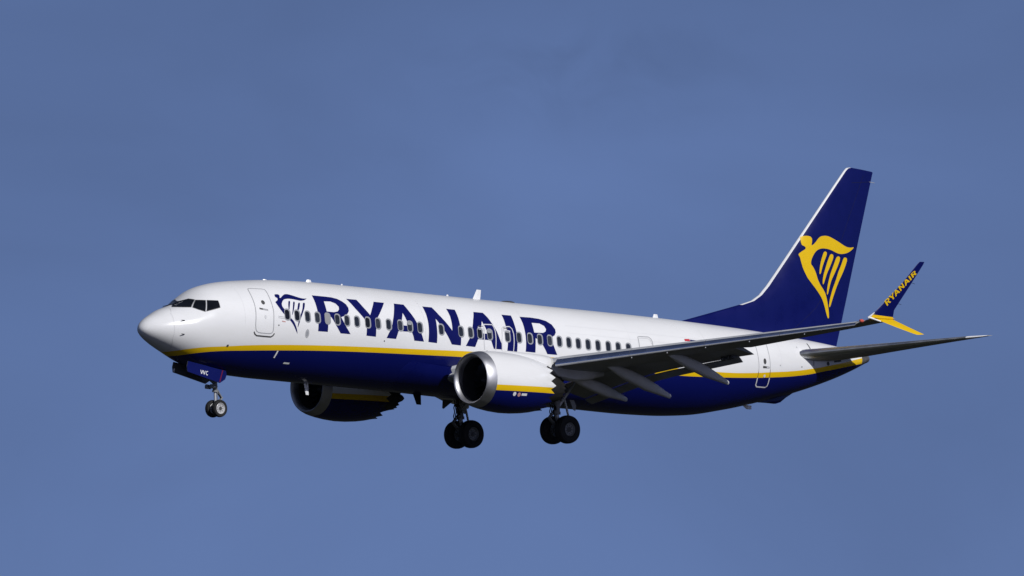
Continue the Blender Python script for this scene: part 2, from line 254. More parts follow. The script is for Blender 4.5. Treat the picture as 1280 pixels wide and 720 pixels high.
class MB:
    """collects shapes for one mesh"""
    def __init__(s): s.v = []; s.f = []; s.m = []
    def add(s, v, f, mi=0):
        o = len(s.v); s.v += [tuple(p) for p in v]; s.f += [tuple(i + o for i in q) for q in f]
        s.m += ([mi] * len(f) if isinstance(mi, int) else list(mi))
        return s
    def tube(s, p, q, r0, r1=None, n=14, mi=0):
        p, q = Vector(p), Vector(q); r1 = r0 if r1 is None else r1
        d = (q - p).normalized(); a = d.orthogonal().normalized(); b = d.cross(a)
        v = []; 
        for c, r in ((p, r0), (q, r1)):
            for k in range(n):
                t = 2 * math.pi * k / n; v.append(c + a * math.cos(t) * r + b * math.sin(t) * r)
        f = [(k, (k + 1) % n, n + (k + 1) % n, n + k) for k in range(n)] + [tuple(range(n - 1, -1, -1)), tuple(range(n, 2 * n))]
        return s.add(v, f, mi)
    def box(s, c, sz, rot=None, mi=0):
        hx, hy, hz = sz[0] / 2, sz[1] / 2, sz[2] / 2
        b = min(hx, hy, hz) * .25
        v = []
        for z, i in ((-hz, b), (-hz + b, 0), (hz - b, 0), (hz, b)):
            X, Y = hx - i, hy - i
            v += [(-X + b, -Y, z), (X - b, -Y, z), (X, -Y + b, z), (X, Y - b, z), (X - b, Y, z), (-X + b, Y, z), (-X, Y - b, z), (-X, -Y + b, z)]
        f = [tuple(range(7, -1, -1)), tuple(range(24, 32))]
        for r in range(3): f += [(r * 8 + k, r * 8 + (k + 1) % 8, r * 8 + 8 + (k + 1) % 8, r * 8 + 8 + k) for k in range(8)]
        Mx = (rot if rot is not None else Matrix.Identity(3))
        return s.add([Mx @ Vector(p) + Vector(c) for p in v], f, mi)
    def lathe(s, prof, c, axis='y', n=40, mi=0, sgn=1):
        """prof: (along, radius) pairs; mi may be one index per profile segment"""
        v = []; f = []; ms = []
        for a, r in prof:
            for k in range(n):
                t = 2 * math.pi * k / n
                if axis == 'y': v.append((c[0] + r * math.cos(t), c[1] + a * sgn, c[2] + r * math.sin(t)))
                else: v.append((c[0] + a, c[1] + r * math.cos(t), c[2] + r * math.sin(t)))
        for i in range(len(prof) - 1):
            for k in range(n):
                f.append((i * n + k, i * n + (k + 1) % n, (i + 1) * n + (k + 1) % n, (i + 1) * n + k))
                ms.append(mi if isinstance(mi, int) else mi[i])
        return s.add(v, f, ms)
    def build(s, name, mats, parent=None, **k): return mk(name, s.v, s.f, mats, parent, s.m, **k)

def empty(name, parent=None):
    o = bpy.data.objects.new(name, None); COL.objects.link(o)
    if parent is not None: o.parent = parent
    return o

# ------------------------------------------------------------------ fuselage shape (x, crown z, keel z, half width, z of the widest line)
TB = np.array([(0.0,-.60,-.60,0.0,-.60),(.06,-.42,-.76,.22,-.60),(.25,-.22,-.92,.44,-.58),(.6,.0,-1.11,.70,-.56),(1.0,.22,-1.29,.92,-.53),(1.5,.41,-1.49,1.14,-.48),(1.9,.61,-1.65,1.30,-.43),(2.3,.92,-1.80,1.42,-.36),(2.7,1.17,-1.90,1.53,-.28),(3.2,1.35,-1.98,1.63,-.20),(4.0,1.53,-2.06,1.75,-.10),(5.0,1.66,-2.11,1.83,-.04),(6.0,1.76,-2.13,1.87,0),(7.0,1.82,-2.13,1.88,0),(9,1.875,-2.13,1.88,0),(16,1.88,-2.13,1.88,0),(22,1.88,-2.13,1.88,0),(25,1.88,-2.15,1.88,0),(27,1.87,-2.11,1.86,0),(29,1.84,-1.96,1.80,.03),(31,1.80,-1.61,1.67,.12),(33,1.73,-1.15,1.47,.27),(35,1.63,-.62,1.16,.47),(37,1.49,.03,.77,.70),(38.2,1.36,.50,.48,.86),(39.0,1.25,.86,.27,1.04),(39.22,1.20,.95,.17,1.07),(39.32,1.08,1.06,.02,1.07)])
XEND = 39.32

def pchip(xs, ys, x):
    h = np.diff(xs); d = np.diff(ys) / h; m = np.zeros(len(xs))
    for i in range(1, len(xs) - 1):
        if d[i - 1] * d[i] > 0:
            w1 = 2 * h[i] + h[i - 1]; w2 = h[i] + 2 * h[i - 1]; m[i] = (w1 + w2) / (w1 / d[i - 1] + w2 / d[i])
    m[0] = d[0]; m[-1] = d[-1]
    x = np.clip(x, xs[0], xs[-1]); i = np.clip(np.searchsorted(xs, x) - 1, 0, len(h) - 1); t = (x - xs[i]) / h[i]
    return (2*t**3-3*t**2+1)*ys[i] + (t**3-2*t**2+t)*h[i]*m[i] + (-2*t**3+3*t**2)*ys[i+1] + (t**3-t**2)*h[i]*m[i+1]

def sec(x):
    q = np.sqrt(np.clip(np.asarray(x, float), 0, XEND)); Q = np.sqrt(TB[:, 0])
    return [pchip(Q, TB[:, k], q) for k in (1, 2, 3, 4)]

def body_at(x, z, side=-1, off=0.0):
    """points on the fuselage skin at (x, z), moved out along the normal by off"""
    x = np.asarray(x, float); z = np.asarray(z, float)
    def F(x, y, z):
        zt, zb, w, zc = sec(x); b = np.where(z >= zc, zt - zc, zc - zb)
        return (y / w) ** 2 + ((z - zc) / b) ** 2 - 1
    zt, zb, w, zc = sec(x); b = np.where(z >= zc, zt - zc, zc - zb)
    y = side * w * np.sqrt(np.maximum(1 - ((z - zc) / b) ** 2, 1e-6))
    e = 1e-3
    g = np.stack([(F(x + e, y, z) - F(x - e, y, z)), (F(x, y + e, z) - F(x, y - e, z)), (F(x, y, z + e) - F(x, y, z - e))], -1)
    n = g / np.linalg.norm(g, axis=-1, keepdims=True)
    return np.stack([x, y, z], -1) + n * off, n

def dense(P, step, closed=True):
    out = []; n = len(P)
    for i in range(n if closed else n - 1):
        a = np.array(P[i], float); b = np.array(P[(i + 1) % n], float)
        k = max(1, int(np.linalg.norm(b - a) / step))
        out += [tuple(a + (b - a) * j / k) for j in range(k)]
    if not closed: out.append(tuple(P[-1]))
    return out

def chaikin(P, it=1):
    for _ in range(it):
        Q = []
        for i in range(len(P)):
            a, b = np.array(P[i]), np.array(P[(i + 1) % len(P)])
            Q += [tuple(.8 * a + .2 * b), tuple(.2 * a + .8 * b)]
        P = Q
    return P

def inside(p, poly):
    c = False; x, y = p; n = len(poly)
    for i in range(n):
        x0, y0 = poly[i]; x1, y1 = poly[(i + 1) % n]
        if (y0 > y) != (y1 > y) and x < (x1 - x0) * (y - y0) / (y1 - y0) + x0: c = not c
    return c

def tri_fill(outer, holes=(), step=.12):
    """triangles filling a 2-D outline, fine enough to follow a curved skin"""
    loops = [dense(outer, step)] + [dense(h, step) for h in holes]
    pts = []; edges = []
    for L in loops:
        o = len(pts); pts += L; edges += [(o + i, o + (i + 1) % len(L)) for i in range(len(L))]
    xs = [p[0] for p in outer]; zs = [p[1] for p in outer]
    def ok(p): return inside(p, loops[0]) and not any(inside(p, h) for h in loops[1:])
    g = []
    for x in np.arange(min(xs) + step / 2, max(xs), step):
        for z in np.arange(min(zs) + step / 2, max(zs), step):
            if ok((x, z)): g.append((x, z))
    v, e, f, _, _, _ = geometry.delaunay_2d_cdt([Vector(p) for p in pts + g], edges, [], 0, 1e-6)
    v = [(p.x, p.y) for p in v]
    f = [q for q in f if ok((sum(v[i][0] for i in q) / 3, sum(v[i][1] for i in q) / 3))]
    return v, f

def patch(mb, outer, holes=(), off=.006, side=-1, mi=0, step=.12):
    v, f = tri_fill(outer, holes, step)
    P, _ = body_at([p[0] for p in v], [p[1] for p in v], side, off)
    mb.add([tuple(p) for p in P], f, mi)

def stroke(mb, path, w, off=.008, side=-1, mi=0, closed=False, surf=None, step=.08):
    d = dense(path, step, closed)
    if surf is None: P, N = body_at([p[0] for p in d], [p[1] for p in d], side, off)
    else: P, N = surf(d, off)
    n = len(P); v = []; f = []
    for i in range(n):
        a = P[(i - 1) % n] if closed or i else P[i]; b = P[(i + 1) % n] if closed or i < n - 1 else P[i]
        t = b - a; t /= max(np.linalg.norm(t), 1e-9); s = np.cross(N[i], t)
        v += [P[i] - s * w / 2, P[i] + s * w / 2]
    for i in range(n if closed else n - 1):
        j = (i + 1) % n; f.append((2 * i, 2 * j, 2 * j + 1, 2 * i + 1))
    mb.add([tuple(p) for p in v], f, mi)

def rrect(cx, cz, w, h, r, n=5):
    P = []
    for sx, sz, a0 in ((1, 1, 0), (-1, 1, 90), (-1, -1, 180), (1, -1, 270)):
        for k in range(n):
            a = math.radians(a0 + 90 * k / (n - 1)); P.append((cx + sx * (w / 2 - r) + r * math.cos(a), cz + sz * (h / 2 - r) + r * math.sin(a)))
    return P
def disc(cx, cz, rx, rz, n=16): return [(cx + rx * math.cos(2 * math.pi * k / n), cz + rz * math.sin(2 * math.pi * k / n)) for k in range(n)]

# ------------------------------------------------------------------ the ground under the approach path
def ground():
    n = 24; v = [(0, 0, 0)]; f = []
    rings = [40, 150, 400, 900, 2500, 8000, 25000]
    for r in rings:
        for k in range(n): t = 2 * math.pi * k / n; v.append((r * math.cos(t), 300 + r * math.sin(t), 0))
    v[0] = (0, 300, 0)
    for k in range(n): f.append((0, 1 + k, 1 + (k + 1) % n))
    for i in range(len(rings) - 1):
        for k in range(n): a = 1 + i * n; f.append((a + k, a + n + k, a + n + (k + 1) % n, a + (k + 1) % n))
    g = mk('ground', v, f, mat('rough_grass', (.026, .027, .021), .95, 0, 0, .1, .4, .02), smooth=False)
    g['kind'] = 'structure'
ground()

# ------------------------------------------------------------------ the aircraft
jet = empty('airliner')
jet.location = tuple(T0)
jet.rotation_euler = Matrix([list(r) for r in M3]).to_euler()
jet['label'] = 'white and navy passenger jet with yellow stripe, landing with its wheels and flaps down'
jet['category'] = 'airliner'

# --- fuselage skin
xs = np.concatenate([np.linspace(0, 1, 150)[:-1] ** 2 * 7, np.linspace(7, 26, 60)[:-1], np.linspace(26, XEND, 70)])
NA = 160
ph = np.linspace(0, 2 * math.pi, NA, endpoint=False)
v = []
for x in xs:
    zt, zb, w, zc = [float(k) for k in sec(x)]
    for p in ph:
        s = math.sin(p); v.append((x, -w * math.cos(p), zc + (zt - zc) * s if s >= 0 else zc + (zc - zb) * s))
f = []; fm = []
for i in range(len(xs) - 1):
    for k in range(NA):
        f.append((i * NA + k, (i + 1) * NA + k, (i + 1) * NA + (k + 1) % NA, i * NA + (k + 1) % NA)); fm.append(1 if xs[i] > 38.45 else 0)
fus = mk('fuselage', v, f, [M['fuse'], M['apu']], jet, fm, angle=60)
fus['label'] = 'long white fuselage with navy belly and a yellow stripe between them'

# --- radome seam, skin seams, small marks: one thin mesh of the skin
def one_stroke(name, path, w, m, off=.006, closed=False):
    q = MB(); stroke(q, path, w, off, closed=closed); return q.build(name, [m], fus)
def one_patch(name, poly, m, off=.008):
    q = MB(); patch(q, poly, (), off, step=.1); return q.build(name, [m], fus)
one_stroke('radome_seam', [(1.25, .30), (1.02, .036), (.975, -.388), (1.02, -.96), (1.25, -1.36)], .018, M['seam_faint'])
for zz in (1.02, .72): one_stroke('skin_seam', [(x, zz) for x in np.linspace(20.9, 30, 30)], .007, M['seam_faint'], .003)
for xx in (3.9, 8.6, 13.2, 18.6, 24.3, 28.6, 33.0): one_stroke('skin_seam', [(xx, z) for z in np.linspace(-.2 if xx < 28 else .2, 1.45, 14)], .008, M['seam_faint'], .003)

# --- cabin windows (port side, as seen)
blind = {4}
rng = random.Random(5)
for i, x, z in D_WIN:
    if i in (22, 20): pass
    b = MB(); h = .40
    if i >= 0:
        outer = rrect(x + .012, z, .315, .475, .13); inner = rrect(x - .008, z - .005, .225, .375, .09)
        patch(b, outer, [inner], .010, mi=0, step=.09)
        patch(b, inner, (), .0085, mi=2 if i in blind else 1, step=.09)
        if i in (12, 20): patch(b, rrect(x - .008, z + .115, .20, .11, .05), (), .0098, mi=3, step=.09)
    w = b.build('cabin_window', [M['frame'], M[rng.choice(['pane', 'pane', 'pane_dark', 'pane_mid'])], M['blind'] if i in blind else M['frame'], M['frame']], fus)
    if i in blind: w['label'] = 'cabin window with its pale blind pulled down'

# --- lettering and emblem
b = MB()
for k, (o, h) in D_LETTERS.items(): patch(b, o, [h] if h else [], .004, step=.11)
b.build('airline_lettering', [M['navy_mark']], fus)
b = MB()
for p in D_EMBLEM: patch(b, chaikin(p), (), .004, step=.1)
b.build('harp_emblem', [M['navy_mark']], fus)

# --- cockpit windows: port panes, the two front starboard panes seen edge-on
def mirror_pane(poly, side):
    b = MB(); patch(b, poly, (), .008, side, 0, .035); stroke(b, poly, .02, .011, side, 1, True, step=.03)
    return b.build('cockpit_window', [M['glass'], M['grey_dark']], fus)
W1, W2, W3 = D_CW
W1 = [(2.085, .70), (2.14, .672), (2.165, .655), (2.01, .498), (1.86, .335), (1.60, .327), (1.36, .330), (1.71, .515)]
W2 = [(2.175, .645), (2.44, .642), (2.335, .406), (2.235, .175), (2.04, .246), (1.895, .326), (2.035, .488)]
W3 = [(2.482, .645), (2.875, .652), (2.868, .528), (2.855, .376), (2.565, .280), (2.285, .193), (2.385, .434)]
for s in (-1, 1):
    for w in (W1, W2, W3): mirror_pane(w, s)
one_stroke('window_post', [(2.17, .65), (1.87, .335)], .026, M['seam'], .014)
one_stroke('window_post', [(2.465, .65), (2.255, .17)], .030, M['seam_white'], .014)
for y in (-1, 1):
    b = MB(); b.tube((1.42, y * .35, .38), (1.62, y * .10, .47), .012); b.build('windscreen_wiper', [M['dark']], fus)

# --- doors and exits
def door(name, path, lines, label=None):
    b = MB()
    for p, w, mi in lines: stroke(b, p, w, .007, mi=mi)
    o = b.build(name, [M['seam'], M['seam_dark'], M['seam_white'], M['seam_brown'], M['white'], M['pane'], M['frame']], fus)
    if label: o['label'] = label
    return o
b = MB()
d1 = chaikin(D_DOOR1)
stroke(b, d1, .035, .008, mi=0, closed=True)
stroke(b, D_DOOR1SILL, .055, .009, mi=1)
stroke(b, [(4.40, -.55), (4.5, -.585), (5.2, -.585), (5.28, -.54)], .03, .008, mi=3)
patch(b, disc(4.871, .723, .085, .085), (), .010, mi=1)
patch(b, [(4.62, .43), (5.03, .40), (5.03, .46), (4.62, .50)], (), .008, mi=0)
patch(b, [(4.62, .44), (4.78, .425), (4.78, .475), (4.62, .49)], (), .011, mi=1)
patch(b, disc(4.87, .15, .05, .08), (), .007, mi=3)
o = b.build('passenger_door', [M['seam'], M['seam_dark'], M['seam_white'], M['seam_faint']], fus)
o['label'] = 'front passenger door with a grey outline and dark sill'
b = MB()
D4 = D_DOOR4
up = [p for p in D4[:5]]; dn = [p for p in D4[10:]]
stroke(b, D4[0:4] + [(31.0 + .0, -.1)] if False else D4[0:5], .026, .008, mi=0)
stroke(b, D4[11:], .026, .008, mi=0)
stroke(b, D4[4:6], .03, .0085, mi=3); stroke(b, D4[10:12], .03, .0085, mi=3)
stroke(b, D4[5:11], .055, .009, mi=2)
patch(b, disc(31.947, .394, .085, .12), (), .010, mi=1)
patch(b, [(31.83, .11), (32.22, .13), (32.22, .19), (31.83, .20)], (), .010, mi=1)
patch(b, [(32.05, .135), (32.20, .14), (32.20, .175), (32.05, .175)], (), .013, mi=2)
patch(b, disc(31.97, -.20, .06, .06), (), .010, mi=2)
o = b.build('passenger_door', [M['seam'], M['seam_dark'], M['seam_white'], M['seam_brown']], fus)
o['label'] = 'rear passenger door outlined in white below the stripe'
for k, P in (('1', D_EXIT1), ('2', D_EXIT2)):
    b = MB(); stroke(b, P, .042, .009, mi=0)
    xa = P[4][0] if k == '1' else P[4][0]
    za = P[4][1]
    patch(b, [(xa - .02, za - .17), (xa - .40, za - .12), (xa - .40, za - .22), (xa - .05, za - .28)], (), .0085, mi=0)
    patch(b, [(xa - .36, za - .065), (xa - .12, za - .075), (xa - .12, za - .10), (xa - .36, za - .095)], (), .0095, mi=1)
    b.build('emergency_exit', [M['seam_white'], M['seam_dark']], fus)
b = MB(); stroke(b, D_EXIT3, .04, .008, mi=0); stroke(b, [(24.82, .80), (25.3, .82), (25.44, .76), (25.46, .6)], .012, .008, mi=0)
b.build('emergency_exit', [M['seam']], fus)

# --- small service marks, probes, aerials
b = MB()
patch(b, disc(7.012, -.345, .10, .175), (), .008, mi=0); patch(b, disc(7.012, -.345, .05, .10), (), .0105, mi=1)
b.build('service_panel', [M['seam'], M['frame']], fus)
b = MB()
stroke(b, [(5.735, -1.10), (5.685, -1.375)], .07, .02, mi=0)
b.build('drain_mast', [M['white']], fus)
MARKS = [([(6.3, -1.56), (6.6, -1.56), (6.6, -1.50), (6.3, -1.50)], 'white'), (disc(3.288, -1.085, .05, .05), 'seam_dark'), (disc(5.53, -.13, .03, .03), 'seam_dark'),
    (disc(11.05, -.34, .03, .03), 'seam_dark'), (disc(18.05, -.33, .045, .045), 'seam_dark'), (disc(16.5, -.33, .03, .03), 'seam'),
    ([(5.5, .22), (5.85, .20), (5.85, .215), (5.5, .235)], 'seam'), ([(5.5, .16), (5.85, .14), (5.85, .155), (5.5, .175)], 'seam'), ([(5.68, .02), (5.86, .01), (5.86, .05), (5.68, .06)], 'seam_pink'),
    ([(27.42, .88), (27.72, .90), (27.72, .985), (27.42, .965)], 'red'), ([(27.74, .90), (28.35, .92), (28.35, .95), (27.74, .965)], 'navy'),
    ([(35.05, 1.02), (35.11, 1.02), (35.11, 1.38), (35.05, 1.38)], 'seam_dark'), ([(35.05, .45), (35.13, .45), (35.13, .72), (35.05, .72)], 'seam'),
    (disc(34.2, 1.15, .03, .03), 'seam'), (disc(34.3, .95, .03, .03), 'seam_dark'), (disc(34.3, .35, .03, .03), 'seam_dark'), (disc(32.9, .30, .03, .03), 'seam'),
    (disc(36.08, .62, .10, .08), 'seam_dark'), ([(36.5, .70), (37.0, .78), (37.0, .85), (36.5, .78)], 'seam_dark'), ([(38.1, 1.05), (38.3, 1.08), (38.3, 1.11), (38.1, 1.08)], 'seam_dark')]
for poly, mm in MARKS: one_patch('service_marking', poly, M[mm])
for z in (-.241, -.75):
    P, N = body_at(1.33, z); P = Vector(P); N = Vector(N); b = MB()
    b.tube(P - N * .02, P + N * .05, .010); b.tube(P + N * .045 + Vector((-.10, 0, 0)), P + N * .045 + Vector((.06, 0, 0)), .012, .016)
    b.build('pitot_probe', [M['dark']], fus)
def blade(name, x0, z0, ch, h, sweep, m, th=.03, y=0, down=False):
    s = -1 if down else 1
    v = []
    for t, (a, c, w) in enumerate(((0, ch, th), (h, ch * .55, th * .6))):
        xx = x0 + a * sweep / h
        v += [(xx, y, z0 + s * a), (xx + c * .35, y - w, z0 + s * a), (xx + c, y, z0 + s * a), (xx + c * .35, y + w, z0 + s * a)]
    f = [(0, 1, 5, 4), (1, 2, 6, 5), (2, 3, 7, 6), (3, 0, 4, 7), (4, 5, 6, 7), (3, 2, 1, 0)]
    return mk(name, v, f, m, fus, smooth=False)
blade('antenna', 17.30, 1.84, .42, .43, .22, M['white'])
blade('antenna', 27.1, 1.80, .36, .22, .08, M['white'], .04)
blade('antenna', 6.2, 1.72, .30, .09, .05, M['white'], .05)
blade('antenna', 8.45, 1.84, .34, .13, .08, M['white'], .06)
blade('antenna', 10.3, 1.85, .12, .09, .03, M['white'], .03)
blade('antenna', 15.9, 1.86, .14, .09, .03, M['white'], .03)
blade('antenna', 8.50, -2.05, .26, .52, .16, M['white'], .035, 0, True)
blade('drain_mast', 14.25, -2.08, .46, .46, .24, M['dark'], .03, 0, True)
b = MB(); b.lathe([(0, .32), (.03, .30), (.07, .2), (.085, .0)], (0, 0, 0), 'y', 20)
o = b.build('beacon', [M['seam_dark']], fus); o.location = (19.18, 0, 1.86); o.rotation_euler = (math.pi / 2, 0, 0)
# tail skid fairing and rear drain under the tail
v = []
for x, w, d in ((33.1, .06, .02), (33.6, .14, .13), (34.05, .15, .25), (34.3, .14, .24), (34.6, .11, .12), (35.0, .05, .02)):
    zb = float(sec(x)[1])
    v += [(x, -w, zb + .12), (x, -w, zb - d * .6), (x, -w * .5, zb - d), (x, w * .5, zb - d), (x, w, zb - d * .6), (x, w, zb + .12)]
f = [(i * 6 + k, (i + 1) * 6 + k, (i + 1) * 6 + k + 1, i * 6 + k + 1) for i in range(5) for k in range(5)] + [tuple(range(6)), tuple(range(35, 29, -1))]
mk('tail_skid', v, f, [M['navy']], fus)
blade('drain_mast', 32.2, -1.30, .55, .16, .25, M['white'], .08, 0, True)
# --- belly fairing
v = []; f = []; NX = 40; NK = 36
for i in range(NX + 1):
    t = i / NX; x = 12.3 + 12.2 * t
    g = min(1, math.sin(math.pi * min(t, .5)) ** .8 if t < .5 else math.sin(math.pi * t) ** .8) if 0 < t < 1 else 0
    zt, zb, w, zc = [float(k) for k in sec(x)]
    for k in range(NK + 1):
        p = math.radians(-27 - 126 * k / NK)
        c, s = math.cos(p), math.sin(p)
        e = 1 - .28 * g
        cc = math.copysign(abs(c) ** e, c); ss = -abs(s) ** e
        edge = min(1, min(k, NK - k) / 4)
        sc = (.985 + (.055 * g + .02) * edge)
        v.append((x, w * cc * sc, zc + (zc - zb) * ss * (.99 + .02 * g * edge)))
for i in range(NX):
    for k in range(NK): a = i * (NK + 1) + k; f.append((a, a + 1, a + NK + 2, a + NK + 1))
mk('belly_fairing', v, f, [M['navy']], fus, angle=60)

# ------------------------------------------------------------------ wings
def naca(c): return 5 * (.2969 * math.sqrt(max(c, 0)) - .126 * c - .3516 * c * c + .2843 * c ** 3 - .1036 * c ** 4)
def lerp_tab(T, a):
    A = [t[0] for t in T]
    return [float(np.interp(a, A, [t[k] for t in T])) for k in range(1, len(T[0]))]
# a = |y|: LE x, LE z, TE x, TE z, thickness ratio
WT = [(1.2, 14.5, -1.50, 21.5, -1.50, .11), (1.88, 14.9, -1.44, 21.45, -1.44, .11), (2.6, 15.5, -1.26, 21.4, -1.30, .12), (3.5, 16.15, -1.10, 21.4, -1.16, .125), (4.6, 16.75, -.94, 21.4, -.98, .12), (5.6, 17.25, -.82, 21.4, -.83, .118),
      (10.75, 19.85, -.14, 22.61, -.06, .11), (15.4, 22.2, .48, 23.87, .63, .10), (16.6, 22.72, .66, 24.10, .80, .095), (17.15, 22.75, .78, 24.02, .86, .085), (17.42, 22.88, .86, 23.95, .89, .06)]
def wing_pt(a, c, h, s):
    lx, lz, tx, tz, t = lerp_tab(WT, a)
    ch = tx - lx
    camber = .02 * ch * (1 - (2 * c - 1) ** 2)
    return (lx + c * ch, s * a, lz + c * (tz - lz) + camber * .6 + h * t * naca(c) * ch * (1.1 if h > 0 else .9))
def wing(s):
    stn = [1.2, 1.88, 2.6, 3.5, 4.5, 5.6, 7, 8.5, 9.5, 10.65, 10.67, 12.5, 14, 15.4, 16.5, 16.52, 17.15, 17.42]
    CU = np.concatenate([(1 - np.cos(np.linspace(0, math.pi / 2, 14)))]); v = []
    n = len(CU)
    for a in stn:
        cu, clo = (.80, .66) if a < 10.66 else (1.0, 1.0)
        ring = [wing_pt(a, cu * CU[k], 1, s) for k in range(n - 1, 0, -1)] + [wing_pt(a, 0, 0, s)] + [wing_pt(a, clo * CU[k], -1, s) for k in range(1, n)]
        v += ring
    m = 2 * n - 1; f = []; fm = []
    for i in range(len(stn) - 1):
        for k in range(m):
            q = (i * m + k, i * m + (k + 1) % m, (i + 1) * m + (k + 1) % m, (i + 1) * m + k)
            f.append(q if s < 0 else q[::-1])
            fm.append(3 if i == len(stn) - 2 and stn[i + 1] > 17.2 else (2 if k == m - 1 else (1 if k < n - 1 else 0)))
    f.append(tuple(range((len(stn) - 1) * m, len(stn) * m)))
    fm.append(3)
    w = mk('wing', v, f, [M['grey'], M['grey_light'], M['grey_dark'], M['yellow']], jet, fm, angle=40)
    w['label'] = 'swept wing with its slats and flaps extended'
    # slats
    for a0, a1 in ((5.55, 8.26), (8.272, 11.0), (11.012, 13.75), (13.762, 16.5)):
        v = []; f = []; fm = []; na = 8
        RING = [(2.3, 1.18), (1.3, 1.14), (.62, 1.02), (.24, .72), (.14, .57), (.07, .42), (.02, .26), (0, .12), (.03, -.02), (.12, -.08), (.45, .05), (.85, .42), (1.5, .88)]
        m = len(RING)
        for i in range(na + 1):
            a = a0 + (a1 - a0) * i / na; t = (a - 5.6) / 11.0; hh = .37 - .22 * t
            for px, pz in RING: v.append((16.84 + 5.87 * t + px * hh, s * a, -1.03 + 1.63 * t + pz * hh))
        for i in range(na):
            for k in range(m):
                q = (i * m + k, i * m + (k + 1) % m, (i + 1) * m + (k + 1) % m, (i + 1) * m + k)
                f.append(q if s < 0 else q[::-1])
                fm.append(1 if 3 <= k < 7 else (0 if k < 9 else 2))
        f += [tuple(range(m - 1, -1, -1)), tuple(range(na * m, na * m + m))]; fm += [2, 2]
        mk('slat', v, f, [M['grey_light'], M['metal_slat'], M['grey_dark']], w, fm, angle=50)
    # inboard Krueger flap
    v = []; f = []
    for i in range(9):
        a = 2.15 + 2.1 * i / 8
        lx, lz, tx, tz, t = lerp_tab(WT, a)
        for k, (dx, dz) in enumerate(((.10, .02), (-.25, .27), (-.62, .36), (-.80, .30), (-.86, .17), (-.74, -.06), (-.72, .14), (-.55, .22), (-.20, .10))): v.append((lx + dx * .9, s * a, lz + dz * .9))
    for i in range(8):
        for k in range(9):
            q = (i * 9 + k, i * 9 + (k + 1) % 9, (i + 1) * 9 + (k + 1) % 9, (i + 1) * 9 + k); f.append(q if s < 0 else q[::-1])
    f += [tuple(range(8, -1, -1)), tuple(range(72, 81))]
    mk('krueger_flap', v, f, [M['grey_light']], w, angle=40)
    # flaps: (a, LEx, LEz, TEx, TEz)
    def flap(name, T, tcr, ends):
        v = []; na = 6; cs = [1, .8, .6, .4, .25, .12, .04, 0]; f = []
        for i in range(na + 1):
            a = ends[0] + (ends[1] - ends[0]) * i / na
            lx, lz, tx, tz = lerp_tab(T, a); ch = math.hypot(tx - lx, tz - lz); d = np.array([(tx - lx), (tz - lz)]) / ch; nn = np.array([-d[1], d[0]])
            for hs, C_ in ((1, cs), (-1, cs[-2:0:-1])):
                for c in C_:
                    p = np.array([lx, lz]) + d * c * ch + nn * (hs * tcr * naca(c) * ch * (1.3 if hs > 0 else .6)); v.append((p[0], s * a, p[1]))
        m = len(v) // (na + 1)
        for i in range(na):
            for k in range(m):
                q = (i * m + k, i * m + (k + 1) % m, (i + 1) * m + (k + 1) % m, (i + 1) * m + k); f.append(q if s < 0 else q[::-1])
        f += [tuple(range(m - 1, -1, -1)), tuple(range(na * m, na * m + m))]
        mk(name, v, f, [M['grey']], w, angle=40)
    MAIN = [(1.9, 20.3, -1.50, 21.7, -1.88), (4.9, 20.1, -.93, 21.85, -1.16), (6.2, 20.25, -.70, 21.95, -.90), (10.3, 21.6, -.06, 22.85, -.33)]
    AFT = [(1.9, 21.62, -1.95, 22.0, -2.12), (4.9, 21.7, -1.23, 22.08, -1.45), (6.2, 21.78, -.97, 22.1, -1.19), (10.3, 22.5, -.40, 22.75, -.60)]
    flap('flap', MAIN, .13, (2.0, 4.93)); flap('flap', MAIN, .13, (4.95, 10.6))
    flap('aft_flap', AFT, .12, (2.1, 4.92)); flap('aft_flap', AFT, .12, (4.96, 10.1))
    for a in (7.87, 9.38, 9.66, 9.83):
        l1 = lerp_tab(MAIN, a); l2 = lerp_tab(AFT, a); b = MB()
        b.box((l2[0] + .04, s * a, (l1[3] + l2[1]) / 2 - .01), (.30, .11, .16)); b.build('flap_bracket', [M['grey_dark']], w)
    # flap track fairings: front (x, z), rear tip
    for a, (x0, z0), (x1, z1), hw, dp in ((4.2, (18.7, -1.25), (21.97, -1.93), .20, .46), (6.0, (19.0, -.81), (22.66, -1.82), .20, .48), (8.8, (19.7, -.42), (23.18, -1.34), .19, .45)):
        if s > 0 and a > 8: x1, z0, z1 = x1 - .45, z0 + .12, z1 + .36       # the far wing flexes a little higher
        v = []; f = []; n = 22; m = 16
        for i in range(n + 1):
            t = i / n if i < n - 1 else (.985 if i == n - 1 else 1)
            wv = max(.03, math.sin(math.pi / 2 * t / .45) ** .8) if t < .45 else (1 if t < .64 else 1 - (t - .64) / .36 * .66)
            if i == n: wv *= .55
            x = x0 + (x1 - x0) * t; bend = .50 * t * (1 - t) * (1.5 - .6 * t)
            z = z0 + (z1 - z0) * t + bend
            for k in range(m):
                q = 2 * math.pi * k / m
                v.append((x, s * a + hw * wv * math.copysign(abs(math.cos(q)) ** .6, math.cos(q)), z - dp * .32 * wv + dp * .5 * wv * math.copysign(abs(math.sin(q)) ** .75, math.sin(q))))
        for i in range(n):
            for k in range(m):
                q = (i * m + k, i * m + (k + 1) % m, (i + 1) * m + (k + 1) % m, (i + 1) * m + k); f.append(q[::-1])
        f += [tuple(range(m)), tuple(range(n * m + m - 1, n * m - 1, -1))]
        mk('flap_fairing', v, f, [M['grey_fairing']], w, angle=60)
